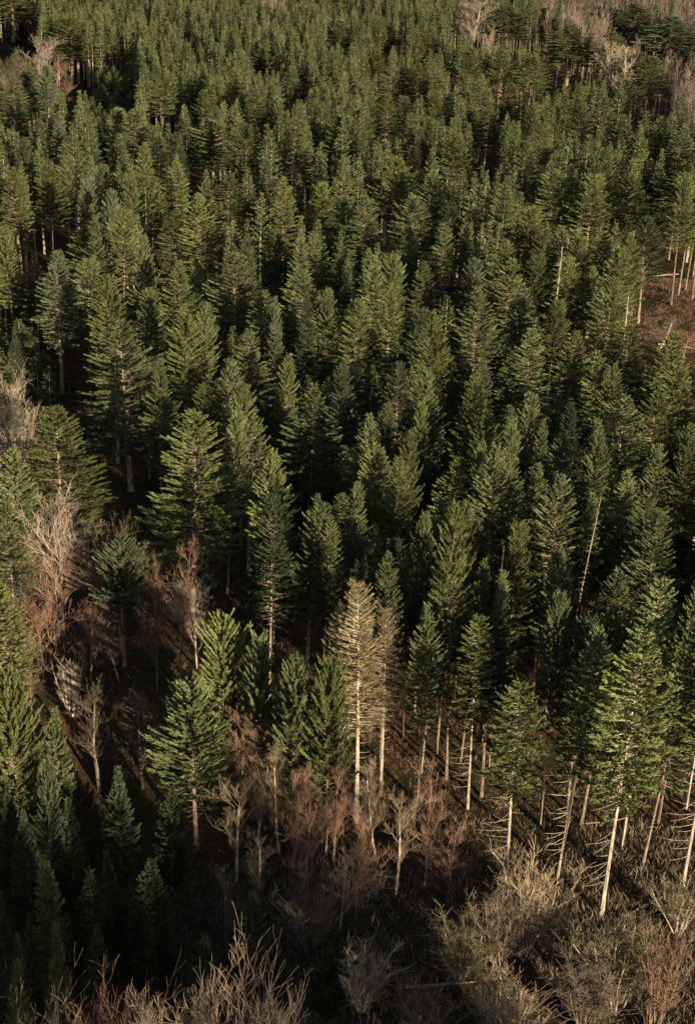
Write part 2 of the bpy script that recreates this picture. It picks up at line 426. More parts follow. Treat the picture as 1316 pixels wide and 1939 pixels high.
#  tile, X, Y, width, visible length, hue  (places read off the photograph)
FIRS = """
1 40 -50 130 220 g|1 265 70 115 330 o|1 105 265 110 200 g|1 48 295 80 180 g|1 172 250 52 120 b|1 140 450 75 90 g|1 222 425 55 110 b|1 80 520 70 80 d
1 280 515 105 230 g|1 178 605 80 260 o|1 45 635 80 220 o|1 245 590 60 110 g|1 325 670 66 100 b|1 355 590 50 60 b|1 392 620 66 100 g|1 445 410 62 120 g|1 520 410 85 120 g|1 355 485 50 50 b
1 440 505 62 120 g|1 610 260 90 240 o|1 580 475 76 180 o|1 545 535 52 110 o|1 650 500 60 90 d|1 725 260 62 160 g|1 768 340 60 110 o|1 820 400 55 100 g|1 790 455 130 220 g|1 665 600 75 140 o
1 495 650 62 160 o|1 575 672 84 150 o|1 405 720 62 90 b|1 740 735 95 220 o|1 650 790 100 120 g|1 450 792 95 210 o|1 370 812 72 90 g|1 325 850 105 150 o|1 215 950 60 90 b|1 530 890 64 110 g
1 870 660 140 200 o|1 970 340 85 160 o|1 920 470 90 190 g|1 1010 600 70 100 b|1 1075 670 76 180 o|1 1120 450 92 240 g|1 1212 690 90 170 o|1 1180 880 84 120 g|1 1140 870 70 120 g|1 1030 862 84 130 g
1 1280 440 74 150 o|1 1292 590 60 120 o|1 1215 400 62 110 g|1 1285 75 64 110 g|1 885 930 54 70 g|1 950 885 62 80 b|1 1282 912 52 80 g|1 830 290 60 110 o|1 1000 150 62 130 o|1 1110 250 62 140 g|1 880 260 60 100 o
2 165 85 72 110 g|2 255 110 62 90 g|2 312 100 62 100 g|2 120 180 55 70 o|2 175 230 66 150 g|2 272 240 66 130 o|2 425 172 66 130 g|2 482 180 60 110 g|2 530 335 66 90 g|2 480 385 62 100 g|2 345 340 66 120 o
2 155 362 84 180 o|2 212 362 62 80 g|2 702 212 90 170 o|2 590 190 72 120 g|2 610 312 84 130 o|2 850 95 200 260 o|2 620 25 110 160 g|2 760 28 100 120 g|2 1010 120 95 200 o|2 1150 212 110 240 g|2 1050 300 84 130 d
2 1090 15 110 140 b|2 1235 60 150 160 b|2 850 382 62 80 g|2 892 392 72 120 g|2 960 350 95 130 b|2 1040 432 74 120 g|2 702 400 54 90 g|2 762 470 62 110 o|2 1190 440 84 110 g|2 1270 480 90 120 g
2 405 510 92 160 o|2 535 402 76 260 g|2 668 530 74 130 g|2 170 592 112 180 o|2 242 552 70 120 d|2 322 642 92 130 g|2 282 482 62 80 b|2 240 742 110 150 g|2 75 742 105 190 g|2 790 642 124 220 o|2 880 545 72 110 d
2 992 562 92 120 g|2 1062 655 124 220 o|2 1160 602 86 180 g|2 932 662 100 200 o|2 1262 600 124 230 o|2 515 702 120 170 g|2 602 702 80 130 o|2 702 780 124 220 o|2 392 762 74 90 d|2 372 842 84 130 g|2 442 842 62 150 g
2 232 858 92 170 g|2 100 942 72 120 g|2 602 912 100 140 o|2 1150 820 110 160 d|2 1080 880 90 120 o
3 210 0 104 160 b|3 325 22 140 200 g|3 422 92 104 160 o|3 675 30 112 210 o|3 560 132 104 180 g|3 785 190 72 110 g|3 890 -2 170 210 g|3 1000 137 104 350 g|3 1048 160 54 120 b|3 700 237 112 330 o
3 930 287 122 160 g|3 857 400 94 130 g|3 915 477 94 170 g|3 770 500 104 150 o|3 1085 390 74 170 o|3 1165 170 72 130 d|3 1205 205 150 270 g|3 1180 502 154 390 g|3 1302 420 94 150 b|3 945 620 155 260 g
3 860 600 104 150 g|3 50 740 115 260 g|3 45 280 44 90 d|3 1045 750 112 180 o|3 1180 907 84 130 b|3 1150 62 112 180 g|3 1240 132 82 120 g|3 30 -100 80 120 o
4 10 30 64 120 g|4 95 10 92 120 g|4 190 2 84 110 g|4 290 32 84 140 g|4 175 117 84 120 o|4 38 172 104 180 o|4 470 22 84 120 b|4 515 132 112 170 g|4 665 112 112 180 b|4 270 210 92 130 d|4 350 232 104 250 o
4 325 392 72 80 o|4 195 412 94 160 b|4 285 442 104 130 g|4 487 460 94 120 o|4 630 370 112 170 g|4 702 290 142 200 g|4 790 180 92 120 o|4 850 292 104 120 o|4 720 532 82 100 g|4 530 600 114 130 o|4 500 712 62 90 g
4 642 620 74 120 g|4 742 620 74 100 g|4 155 570 94 120 g|4 60 612 122 140 g|4 115 707 112 120 o|4 275 572 74 100 o|4 250 682 74 160 o|4 200 782 94 180 o|4 410 762 134 170 o|4 592 742 124 240 g|4 712 787 94 100 g
4 820 682 104 120 b|4 805 842 134 160 g|4 1065 542 184 230 g|4 1160 532 122 150 o|4 960 362 104 150 g|4 1020 422 112 160 o|4 1080 272 134 170 o|4 1230 302 134 200 o|4 1250 432 130 180 o|4 1000 102 124 160 o|4 1160 722 110 140 g
4 1065 822 134 150 o|4 1172 932 134 160 g|4 970 662 94 120 g|4 862 572 94 110 d|4 38 872 84 160 g|4 467 942 84 120 o|4 357 932 94 140 g|4 925 902 84 120 o|4 632 22 112 140 o|4 732 12 112 140 o|4 930 52 100 140 o|4 1290 640 100 200 o
5 1165 2 140 220 g|5 1240 52 94 150 o|5 1030 -40 120 180 d
6 95 62 94 130 b|6 35 207 94 140 d|6 175 167 104 260 g|6 1022 237 124 130 g|6 822 167 104 140 g|6 1172 12 174 240 g
6 320 382 94 140 g|6 575 402 134 140 d|6 930 420 110 160 b
5 20 -30 110 160 g|5 10 300 150 330 y
"""
for line in FIRS.replace('\n', '|').split('|'):
    if not line.strip(): continue
    a = line.split()
    tile, X, Y, W, V = [float(q) for q in a[:5]]; hue = a[5]
    px, py = P(int(tile), X, Y); wpx = W/1.994*1.62
    i = len(ITEMS)
    big = W >= 170
    if int(tile) < 3: wpx = min(wpx, 118)
    key = 'feather%d' % (i % 2) if big and int(tile) >= 3 else 'fir%d' % ((i*5 + i//6) % 6)
    by_tip('fir', key, px, py, wpx, 21.5 + 1.8*math.sin(i*2.1), hue, vis=V/1.994)

# trees with a look of their own
by_tip('fir', 'feather0', 240, 605, 190, 24, 'g', vis=180, note='broad')
by_tip('fir', 'fir1', 302, 682, 80, 23, 'g', vis=90)
by_tip('fir', 'feather1', 362, 785, 205, 24, 'o', vis=190, note='giant')
by_tip('fir', 'feather0', 103, 775, 200, 21.5, 'o', vis=150, note='olivewide')
by_tip('full', 'full0', 229, 1025, 112, 15, 'b', vis=150, label='bushy blue green conifer standing alone among bare rusty trees')
by_tip('full', 'full1', 428, 1172, 125, 20, 'o', vis=120, label='bushy pale tipped conifer at the far end of the row at the forest edge')
by_tip('full', 'full2', 497, 1212, 95, 19, 'g', vis=100, label='small bushy conifer, second in the row along the forest edge')
by_tip('full', 'full0', 562, 1250, 105, 20, 'g', vis=130, label='mid green bushy conifer, third in the row along the forest edge')
by_tip('full', 'full1', 630, 1258, 105, 20, 'o', vis=140, label='olive bushy conifer at the near end of the row, beside the golden bare tree')
by_tip('full', 'full2', 370, 1300, 170, 18, 'g', vis=190, label='large round bushy green conifer in front of a red bare tree')
by_tip('full', 'full1', 14, 1285, 120, 22, 'y', vis=240, label='bright yellow green conifer at the left edge above the shaded young firs')
by_tip('full', 'full2', 80, 1438, 60, 16, 'b', vis=70, label='small frosty blue conifer beside the bright yellow green one')
by_tip('young', 'young0', 100, 1338, 60, 13, 'g', vis=80, label='small pointed fir alone in the dark clearing beside the bright yellow green conifer')
for (px, py, W, hue) in [(1062, 425, 75, 'g'), (1100, 452, 70, 'o'), (1142, 438, 72, 'g'), (1082, 485, 60, 'o'), (1030, 440, 60, 'g'), (1175, 470, 66, 'o')]:
    by_tip('fir', 'fir%d' % (len(ITEMS) % 6), px, py, W*1.3, 21.5, hue, vis=60)
# shaded young conifers, lower left
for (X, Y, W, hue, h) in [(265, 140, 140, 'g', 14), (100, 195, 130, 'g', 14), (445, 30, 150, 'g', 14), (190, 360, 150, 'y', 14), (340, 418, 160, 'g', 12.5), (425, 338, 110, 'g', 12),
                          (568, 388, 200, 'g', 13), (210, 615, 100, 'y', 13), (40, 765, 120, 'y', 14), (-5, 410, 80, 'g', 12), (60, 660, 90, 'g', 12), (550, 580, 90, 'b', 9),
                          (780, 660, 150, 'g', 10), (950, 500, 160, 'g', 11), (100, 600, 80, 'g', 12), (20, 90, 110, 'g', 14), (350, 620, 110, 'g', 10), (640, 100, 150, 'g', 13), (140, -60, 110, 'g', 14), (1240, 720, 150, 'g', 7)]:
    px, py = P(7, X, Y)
    by_tip('young', 'young%d' % (len(ITEMS) % 2), px, py, W/1.994*0.92, h*0.88, hue if hue == 'y' else 'd', vis=W)  # dark foliage puts the shade over this stand into the colour
# trees whose feet are seen, in front of the stand at lower right
for n_, (bx, by_, ty, W, hue, key) in enumerate([
        (957, 1675, 1288, 118, 'o', 'edge0'), (1055, 1662, 1205, 100, 'o', 'edge1'), (1065, 1606, 1186, 90, 'g', 'fir0'), (1137, 1731, 1206, 150, 'y', 'edge1'),
        (1177, 1608, 1100, 110, 'g', 'edge0'), (1290, 1682, 1170, 120, 'o', 'edge0'), (1296, 1532, 1080, 110, 'o', 'edge1'), (797, 1465, 1100, 62, 'g', 'fir2'),
        (826, 1428, 1040, 62, 'o', 'fir5'), (784, 1362, 975, 66, 'g', 'fir2'), (845, 1476, 960, 84, 'o', 'fir5'), (885, 1532, 1162, 86, 'o', 'edge0'),
        (950, 1362, 985, 76, 'o', 'fir2'), (762, 1395, 1045, 60, 'g', 'fir4'), (872, 1440, 1060, 62, 'g', 'fir3'), (925, 1452, 1085, 64, 'o', 'fir1'), (1022, 1562, 1130, 74, 'g', 'fir5'), (1215, 1640, 1180, 84, 'g', 'fir3'), (1245, 1560, 1090, 70, 'o', 'fir1'), (1100, 1560, 1150, 90, 'o', 'fir4')]):
    by_base('fir', key, bx, by_, ty, W, hue, vis=150, note='foot%d' % n_)
# far right trunks seen in the clearing
for n_, (bx, by_, ty, W, hue) in enumerate([(1270, 577, 330, 60, 'o'), (1296, 550, 330, 55, 'o'), (1310, 565, 335, 60, 'g'), (1283, 560, 300, 50, 'o')]):
    by_base('fir', 'fir2', bx, by_, ty, W, hue, vis=60, note='clear%d' % n_)

# bare trees: key, px, py of the crown top, width, height, colour, label
BARES = [
    ('snag0', 1058, 462, 18, 24, 'pale', 'dead pale snag standing among the firs left of the clearing'),
    ('snag0', 950, 1035, 16, 22, 'pale', 'thin dead snag with a bleached top right of the tall olive fir'),
    ('snag0', 1112, 935, 18, 23, 'grey', 'greyish dead snag between dark firs above the dead boughed fir'),
    ('snag0', 1200, 560, 14, 21, 'pale', 'short bleached snag at the edge of the sunny clearing'),
    ('slender0', 450, 1480, 90, 11, 'tan', 'brown bare tree in front of the tall pinkish red one, nearer the dark young firs'),
    ('slender1', 535, 1395, 80, 13, 'tan', 'light brown bare tree under the third and near bushy conifers'),
    ('slender1', 640, 1410, 80, 13, 'red', 'copper bare tree just below the last bushy conifer of the row'),
    ('slender0', 590, 1530, 90, 11, 'red', 'dull red bare tree behind the slim one with the double trunk'),
    ('slender0', 725, 1420, 80, 12, 'tan', 'light tan bare tree at the foot of the larches'),
    ('slender1', 860, 1530, 90, 10, 'red', 'small rusty bare tree beside the orange red domed one'),
    ('round1', 650, 1600, 130, 9, 'tan', 'spreading brown bare tree at the edge of the deep shade'),
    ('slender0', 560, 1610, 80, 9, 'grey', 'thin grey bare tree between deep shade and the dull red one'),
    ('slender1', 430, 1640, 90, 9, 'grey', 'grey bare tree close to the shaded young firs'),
    ('round0', 72, 1100, 140, 9, 'red', 'dark red bare tree between the red twigged one and the lone bushy conifer'),
    ('round1', 165, 1110, 130, 8, 'red', 'rusty bare tree just left of the lone bushy conifer'),
    ('round0', 1060, 1700, 140, 7, 'grey', 'low brown bare tree spreading under the tall thicket'),
    ('clump1', 880, 1740, 130, 6, 'gold', 'low olive brown thicket at the foot of the leaning thin trunk'),
    ('clump0', 800, 1870, 140, 6, 'grey', 'shaded thicket at the bottom in the hollow'),
    ('clump1', 960, 1850, 150, 7, 'tan', 'brown thicket at the bottom in front of the grey thicket'),
    ('clump0', 1300, 1660, 90, 6, 'gold', 'small thicket at the edge beside the outermost pale fir trunk'),
    ('slender1', 1255, 600, 60, 6, 'pale', 'low pale scrub tree in the sunny clearing'),
    ('slender0', 1300, 625, 60, 6, 'red', 'low pinkish scrub tree in the sunny clearing at the edge'),
    ('larch0', 712, 1112, 120, (674, 1560), 'gold', 'tall golden brown larch with a fine twiggy crown beside the dark firs'),
    ('larch0', 690, 1150, 95, (652, 1535), 'gold', 'shorter golden larch leaning against the tallest larch of the three'),
    ('larch0', 742, 1165, 85, (720, 1505), 'tan', 'tan larch on the shaded side of the tallest golden larch'),
    ('round0', 105, 922, 170, 13, 'pale', 'pale tan bare tree with upright branches below the wide olive fir'),
    ('round1', 222, 948, 110, 13, 'gold', 'golden bare tree with fanned branches just behind the lone bushy conifer'),
    ('round1', 112, 1005, 160, 10, 'red', 'rusty red bare tree below the pale tan one'),
    ('round0', 22, 1030, 160, 10.5, 'red', 'red twigged bare tree at the edge of the picture with a long pale trunk'),
    ('slender0', 335, 1005, 60, 12, 'red', 'slender rusty bare tree right under the feathery giant fir'),
    ('round0', 372, 1068, 95, 9, 'pale', 'low pale cream bare tree below the feathery giant fir'),
    ('slender1', 292, 1040, 60, 12, 'red', 'thin reddish bare tree between the lone bushy conifer and the cream one'),
    ('clump0', 130, 1245, 60, 7, 'pale', 'small pale bare tree alone in the dark clearing'),
    ('slender0', 340, 1240, 80, 11, 'red', 'brick red bare tree behind the large round bushy conifer'),
    ('slender0', 462, 1335, 90, 14, 'red', 'tall pinkish red bare tree beside the large round bushy conifer'),
    ('slender1', 490, 1400, 90, 12, 'tan', 'tan bare tree in front of the tall pinkish red one'),
    ('slender1', 600, 1440, 90, 12, 'red', 'rust brown bare tree below the row of bushy conifers'),
    ('slender0', 560, 1450, 80, 12, 'red', 'dusky red bare tree between the tan one and the rust brown one'),
    ('slender0', 820, 1450, 105, 13, 'red', 'orange red bare tree with a domed crown under the bare fir trunks'),
    ('slender1', 685, 1510, 85, 13, 'red', 'slim red brown bare tree with a pale double trunk'),
    ('slender0', 762, 1485, 80, 12, 'tan', 'brown bare tree between the domed red one and the one with a double trunk'),
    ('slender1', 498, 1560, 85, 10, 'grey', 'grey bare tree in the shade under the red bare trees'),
    ('round1', 385, 1765, 290, 23, 'tan', 'big bare tree with wide pale branches in the foreground'),
    ('round0', 190, 1810, 200, 23, 'red', 'reddish brown bare tree in the foreground beside the big pale one'),
    ('round0', 50, 1850, 170, 22, 'tan', 'tan bare tree in the foreground corner under a yellow green young fir'),
    ('round1', 300, 1800, 200, 23, 'pale', 'pale bare crown between the reddish brown one and the widest one at the bottom'),
    ('round0', 520, 1835, 180, 22, 'grey', 'grey bare tree on the shaded side of the big pale foreground one'),
    ('clump0', 1005, 1625, 136, 10, 'tan', 'tall thicket of straight brown stems under the dead branched fir'),
    ('clump1', 960, 1670, 112, 9, 'grey', 'grey thicket in front of the tall thicket of brown stems'),
    ('clump1', 1190, 1745, 144, 9, 'gold', 'wide golden brown thicket below the leaning pale fir trunk'),
    ('clump0', 1265, 1770, 128, 10, 'red', 'reddish thicket in the near corner beside the golden brown one'),
    ('clump1', 1120, 1800, 140, 8, 'grey', 'low greyish thicket in front of the golden brown one'),
    ('clump0', 690, 1800, 130, 6, 'tan', 'low shaded thicket in the middle foreground'),
    ('clump1', 590, 1690, 110, 6, 'grey', 'dim grey thicket in the shaded hollow'),
    ('round0', 18, 690, 110, 14, 'pale', 'pale pinkish bare tree at the edge of the picture behind the wide olive fir'),
    ('slender1', 50, 760, 70, 13, 'red', 'pinkish bare tree between the pale one and the wide olive fir'),
    ('round0', 20, 95, 90, 14, 'pink', 'dull pinkish bare tree at the very edge beyond the wood'),
    ('slender0', 60, 60, 90, 14, 'pink', 'rusty bare tree beyond the wood with firs on both sides'),
    ('slender1', 98, 90, 75, 12, 'red', 'small rusty bare tree next to the taller rusty one beyond the wood'),
    ('slender0', 893, -5, 75, 20, 'pale', 'tall pale pinkish bare tree in front of the far dark stand'),
    ('slender1', 925, 40, 50, 16, 'tan', 'tan bare tree close to the tall pale pinkish one far off'),
    ('slender0', 1160, 70, 50, 18, 'pale', 'pale bare tree poking out between far firs'),
    ('slender1', 1190, 85, 50, 18, 'pale', 'cream bare tree next to the pale one between far firs'),
    ('slender1', 1125, 540, 60, 14, 'pale', 'cream bare tree half hidden in firs beside the clearing'),
    ('slender0', 1210, 480, 40, 12, 'red', 'thin pinkish bare tree at the edge of the clearing'),
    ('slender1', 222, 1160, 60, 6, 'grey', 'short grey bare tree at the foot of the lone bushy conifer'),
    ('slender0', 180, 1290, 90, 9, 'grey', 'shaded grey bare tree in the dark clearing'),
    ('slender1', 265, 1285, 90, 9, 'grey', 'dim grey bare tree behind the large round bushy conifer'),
    ('slender0', 50, 1160, 60, 10, 'red', 'reddish bare tree low beside the yellow green fir at the edge'),
]
for bi, (key, px, py, W, h, hue, lab) in enumerate(BARES):
    if key.startswith('slender') and bi % 3 == 2: key = 'slender2'
    if isinstance(h, tuple):
        by_base('bare', key, h[0], h[1], py, W*0.82, hue, label=lab, vis=250); continue
    if 850 < py < 1300 and h < 16 and not key.startswith('clump'): h *= 1.4
    if py < 140: h = 26
    if 680 < py < 800: h = 21
    by_tip('bare', key, px, py, W*1.15, h, hue, label=lab, vis=W)

# ------------------------------------------------------------------ zones of the picture (authoring aid for where each stand grows)
def inside(poly, x, y):
    c = False; n = len(poly)
    for i in range(n):
        x1, y1 = poly[i]; x2, y2 = poly[i-1]
        if (y1 > y) != (y2 > y) and x < (x2 - x1)*(y - y1)/(y2 - y1) + x1: c = not c
    return c
FOREST = [(-900, -600), (2300, -600), (2300, 330), (1330, 330), (1215, 430), (1215, 560), (1330, 620), (2300, 700), (2300, 1350), (1290, 1330), (1120, 1200), (960, 1150), (800, 1120), (760, 1090),
          (640, 1080), (520, 960), (430, 900), (400, 850), (250, 760), (150, 700), (190, 640), (150, 560), (60, 560), (30, 640), (-900, 640)]
HOLES = [[(165, 50), (245, 50), (270, 120), (255, 200), (190, 240), (165, 200)], [(30, 30), (110, 60), (110, 130), (60, 130), (-40, 110), (-40, 60)],
         [(100, 400), (-60, 450), (-60, 640), (60, 640), (110, 560), (70, 480)], [(80, 590), (200, 590), (190, 700), (150, 720), (80, 640)]]
BARESTAND = [[(875, -200), (930, -200), (935, 20), (925, 50), (870, 50)], [(1010, -200), (2300, -200), (2300, 250), (1315, 240), (1255, 130), (1185, 60), (1110, 70), (1020, 30)], [(500, -60), (560, -60), (560, 0), (500, 5)]]
DARKSTAND = [(560, -200), (860, -200), (865, 60), (700, 60), (640, 25), (565, 0)]

grid = []
r2 = np.random.default_rng(99)
sp_ = 4.7
far_pts = []; fills = []
ax = np.array([(i['x'], i['y']) for i in ITEMS if i['kind'] == 'fir'])
boxes = [(i['px'], i['py'], proj((i['x'], i['y'], i['z'] + i['h']))[2], i['dia']/ (proj((i['x'], i['y'], i['z'] + i['h']))[2])*FPX, i['vis'] or 60) for i in ITEMS]
for gy in np.arange(60, 900, sp_):
    for gx in np.arange(-420, 420, sp_):
        x = gx + (sp_/2 if int(gy/sp_) % 2 else 0) + r2.normal(0, 1.1); y = gy + r2.normal(0, 1.1)
        if abs(x) > 0.265*y + 28 or y > 780: continue
        z = float(ground(x, y)); h = 21.5 + r2.normal(0, 1.6)
        px, py, dep = proj((x, y, z + h))
        if not inside(FOREST, px, py): continue
        hole = any(inside(hh, px, py) for hh in HOLES)
        if hole:
            h *= 0.5; px, py, dep = proj((x, y, z + h))
        bare_st = any(inside(hh, px, py) for hh in BARESTAND)
        dark_st = inside(DARKSTAND, px, py)
        if py < 150 or y > 330 or bare_st or dark_st:
            if y > 900: continue
        nd = np.min(np.hypot(ax[:, 0] - x, ax[:, 1] - y))
        if nd < (3.4 if y < 260 else 3.8): continue
        low = not hole and y < 235 and -60 < px < 1380
        if low:
            h *= r2.uniform(0.5, 0.76); px, py, dep = proj((x, y, z + h))
            if nd < 3.4 or not inside(FOREST, px, py): continue
            if r2.uniform() < 0.3: continue
        skip = False
        for (bx, by_, bd, bw, bv) in boxes:
            if dep < bd - 2 and abs(px - bx) < bw*0.5 and by_ - 4 < py < by_ + bv*(0.8 if not low else 0.7): skip = True; break
        if skip: continue
        (fills if (-20 < px < PW + 20 and -10 < py < PH) else far_pts).append((dep, x, y, z, h, px, py, bare_st, dark_st))
fills.sort()
n_fir = sum(1 for i in ITEMS if i['kind'] in ('fir', 'full', 'young'))
near = [f for f in fills if not f[7]][:max(0, 330 - n_fir)]
nearset = set(id(f) for f in near)
rest = [f for f in fills if id(f) not in nearset] + far_pts
for k, (dep, x, y, z, h, px, py, bs, ds) in enumerate(near):
    put('fir', 'fir%d' % (k*7 % 6), x, y, z, h, 5.6 + r2.normal(0, 0.5), ['g', 'o', 'g', 'b', 'd'][k % 5], px=px, py=py, vis=30)
print('anchors', n_fir, 'near fill', len(near), 'rest', len(rest))

# ------------------------------------------------------------------ build single trees
def tag(o, label, cat, group=None, kind=None):
    if label: o['label'] = label
    if cat: o['category'] = cat
    if group: o['group'] = group
    if kind: o['kind'] = kind
NAMES = {'fir': ('conifer_tree', 'conifer'), 'full': ('bushy_conifer', 'conifer'), 'young': ('young_conifer', 'young conifer'), 'bare': ('bare_tree', 'bare tree')}
GROUP = {'fir': 'tall conifers of the dense stand', 'full': 'bushy conifers around the clearing', 'young': 'shaded young conifers in the hollow', 'bare': 'leafless trees around the conifers'}
def build(it, label):
    tme, cme, H0, R0 = VAR[it['key']]
    nm, cat = NAMES[it['kind']]
    if it['key'].startswith('clump'): nm, cat = 'bare_thicket', 'thicket'
    if it['key'].startswith('larch'): nm, cat = 'larch_tree', 'larch'
    if it['key'].startswith('snag'): nm, cat = 'dead_snag', 'dead tree'
    root = bpy.data.objects.new(nm, None); COL.objects.link(root)
    root.empty_display_size = 0.5
    root.location = (it['x'], it['y'], it['z'] - 0.15)
    s = it['h']/H0; sx = it['dia']/(2*R0)
    root.scale = (sx, sx, s)
    root.rotation_euler = (random.gauss(0, .02), random.gauss(0, .02), it['rz'] if it['rz'] is not None else (random.uniform(0, 2*PI) if not it['key'].startswith('edge') else random.gauss(0, .3)))
    t = bpy.data.objects.new('trunk', tme); COL.objects.link(t); t.parent = root
    if it['key'].startswith('snag'):
        t.material_slots[0].link = 'OBJECT'; t.material_slots[0].material = BARK if it['hue'] == 'pale' else BARKM
        tag(root, label, cat, 'dead snags among the firs'); return
    c = bpy.data.objects.new('crown' if it['kind'] != 'bare' else 'branches', cme); COL.objects.link(c); c.parent = root
    m = FOL[it['hue']] if it['kind'] != 'bare' else TWIG[it['hue']]
    c.material_slots[0].link = 'OBJECT'; c.material_slots[0].material = m
    if it['kind'] == 'bare' and it['hue'] in ('pale', 'tan', 'gold'):
        t.material_slots[0].link = 'OBJECT'; t.material_slots[0].material = BARK
    if it['key'] in DEADB:
        q = bpy.data.objects.new('dead_branches', DEADB[it['key']]); COL.objects.link(q); q.parent = root
    tag(root, label, cat, GROUP[it['kind']])
LM = [(362, 785, 'the feathery giant fir'), (240, 605, 'the broad tiered fir'), (103, 775, 'the wide olive fir'), (229, 1025, 'the lone bushy conifer'),
      (712, 1112, 'the tall golden larch'), (1218, 1206, 'the big yellow green fir'), (1012, 1288, 'the fir with dead boughs'), (592, 731, 'the tall fir by a black gap'),
      (893, 0, 'the tall pale bare tree'), (1283, 330, 'the firs beside the clearing'), (744, 538, 'the small bright fir'), (133, 35, 'the tall fir beside the dark hole'),
      (394, 575, 'the little green fir'), (884, 960, 'the tall olive fir'), (446, 480, 'the broad ragged fir'), (953, 852, 'the long dark boughed fir'),
      (1190, 751, 'the wide dark fir'), (436, 331, 'the wide spiky olive fir'), (742, 297, 'the broad fir in mid wood'), (396, 228, 'the broad pyramid fir'),
      (1082, 48, 'the wide brownish fir'), (95, 1620, 'the sunlit tipped fir'), (1007, 391, 'the pointed olive fir'), (1197, 615, 'the sunny golden fir'), (600, 60, 'the far dark stand')]
DIRS = ['right of', 'down right of', 'below', 'down left of', 'left of', 'up left of', 'above', 'up right of']
ORD = ['first', 'second', 'third', 'fourth', 'fifth', 'sixth', 'seventh', 'eighth', 'ninth', 'tenth', 'eleventh', 'twelfth', 'thirteenth', 'fourteenth', 'fifteenth', 'sixteenth']
HUE = {'o': 'olive', 'g': 'mid green', 'b': 'grey green', 'y': 'yellow green', 'd': 'dark green'}
con = [it for it in ITEMS if it['kind'] != 'bare']
lmi = {}
for j, (lx, ly, ph_) in enumerate(LM):
    c_ = min(range(len(con)), key=lambda q: math.hypot(con[q]['px'] - lx, con[q]['py'] - ly))
    if math.hypot(con[c_]['px'] - lx, con[c_]['py'] - ly) < 16 and not con[c_]['label'] and c_ not in lmi.values(): lmi[j] = c_
rank = {}
for j, (lx, ly, ph_) in enumerate(LM):
    per = [[] for _ in range(8)]
    for q, it in enumerate(con):
        if lmi.get(j) == q: continue
        dx, dy = it['px'] - lx, it['py'] - ly
        o8 = int(round(math.degrees(math.atan2(dy, dx))/45)) % 8
        per[o8].append((math.hypot(dx, dy), q))
    for o8 in range(8):
        for k_, (d_, q) in enumerate(sorted(per[o8])): rank.setdefault(q, []).append((k_, d_, j, o8))
LMLAB = {0: 'giant olive fir with long feathery tiers of boughs at the forest edge', 1: 'broad tall fir with tiered grey green boughs above the dark gap', 2: 'wide olive fir standing over the pale bare trees',
         5: 'big yellow green fir with a long leaning pale trunk', 6: 'fir with pale dead boughs down one side of its trunk', 7: 'tall pale tipped fir rising beside a black gap in mid wood'}
def looks(it):
    wpx = it['dia']/max(1, proj((it['x'], it['y'], it['z'] + it['h']))[2])*FPX
    rel = it['dia']/4.4
    wd = 'slim' if rel < 0.85 else ('broad' if rel > 1.3 else 'full')
    if it['h'] < 19 and it['kind'] == 'fir': wd = 'short'
    return wd
used = set()
for q, it in enumerate(con):
    if it['label']: continue
    own = [j for j in lmi if lmi[j] == q]
    kind = 'fir'
    if own:
        j = own[0]
        it['label'] = LMLAB.get(j) or (LM[j][2].replace('the ', '', 1) + ' standing out among its darker neighbours')
        continue
    k_, d_, j, o8 = min(rank[q], key=lambda a: a[0]*60 + a[1])
    it['label'] = '%s %s %s, %s crown %s %s' % (looks(it), HUE[it['hue']], kind, ORD[min(k_, 15)], DIRS[o8], LM[j][2])
for it in ITEMS:
    build(it, it['label'])

# ------------------------------------------------------------------ the rest of the wood as one mass
def merged(name, items, lods, part, mat):
    V = []; F = []; T = []; n = 0
    for (k, x, y, z, h, w_, rot) in items:
        v, f, t = lods[k][part]
        c, s = math.cos(rot), math.sin(rot)
        q = np.empty_like(v)
        q[:, 0] = (v[:, 0]*c - v[:, 1]*s)*w_ + x; q[:, 1] = (v[:, 0]*s + v[:, 1]*c)*w_ + y; q[:, 2] = v[:, 2]*h/26.0 + z
        V.append(q); F.append(f + n); T.append(np.clip(t*0.7 + r2.uniform(-0.15, 0.45), 0, 1)); n += len(v)
    me = tri_mesh(name, np.concatenate(V), np.concatenate(F), np.concatenate(T), mat)
    o = bpy.data.objects.new(name, me); COL.objects.link(o)
    return o
cf = []; df = []; bf = []
for (dep, x, y, z, h, px, py, bs, ds) in rest:
    e = (int(r2.integers(0, 5)), x, y, z, h, r2.uniform(0.8, 1.05), r2.uniform(0, 6.28))
    if bs and r2.uniform() < 0.85: bf.append(e)
    elif ds: df.append(e)
    else: cf.append(e)
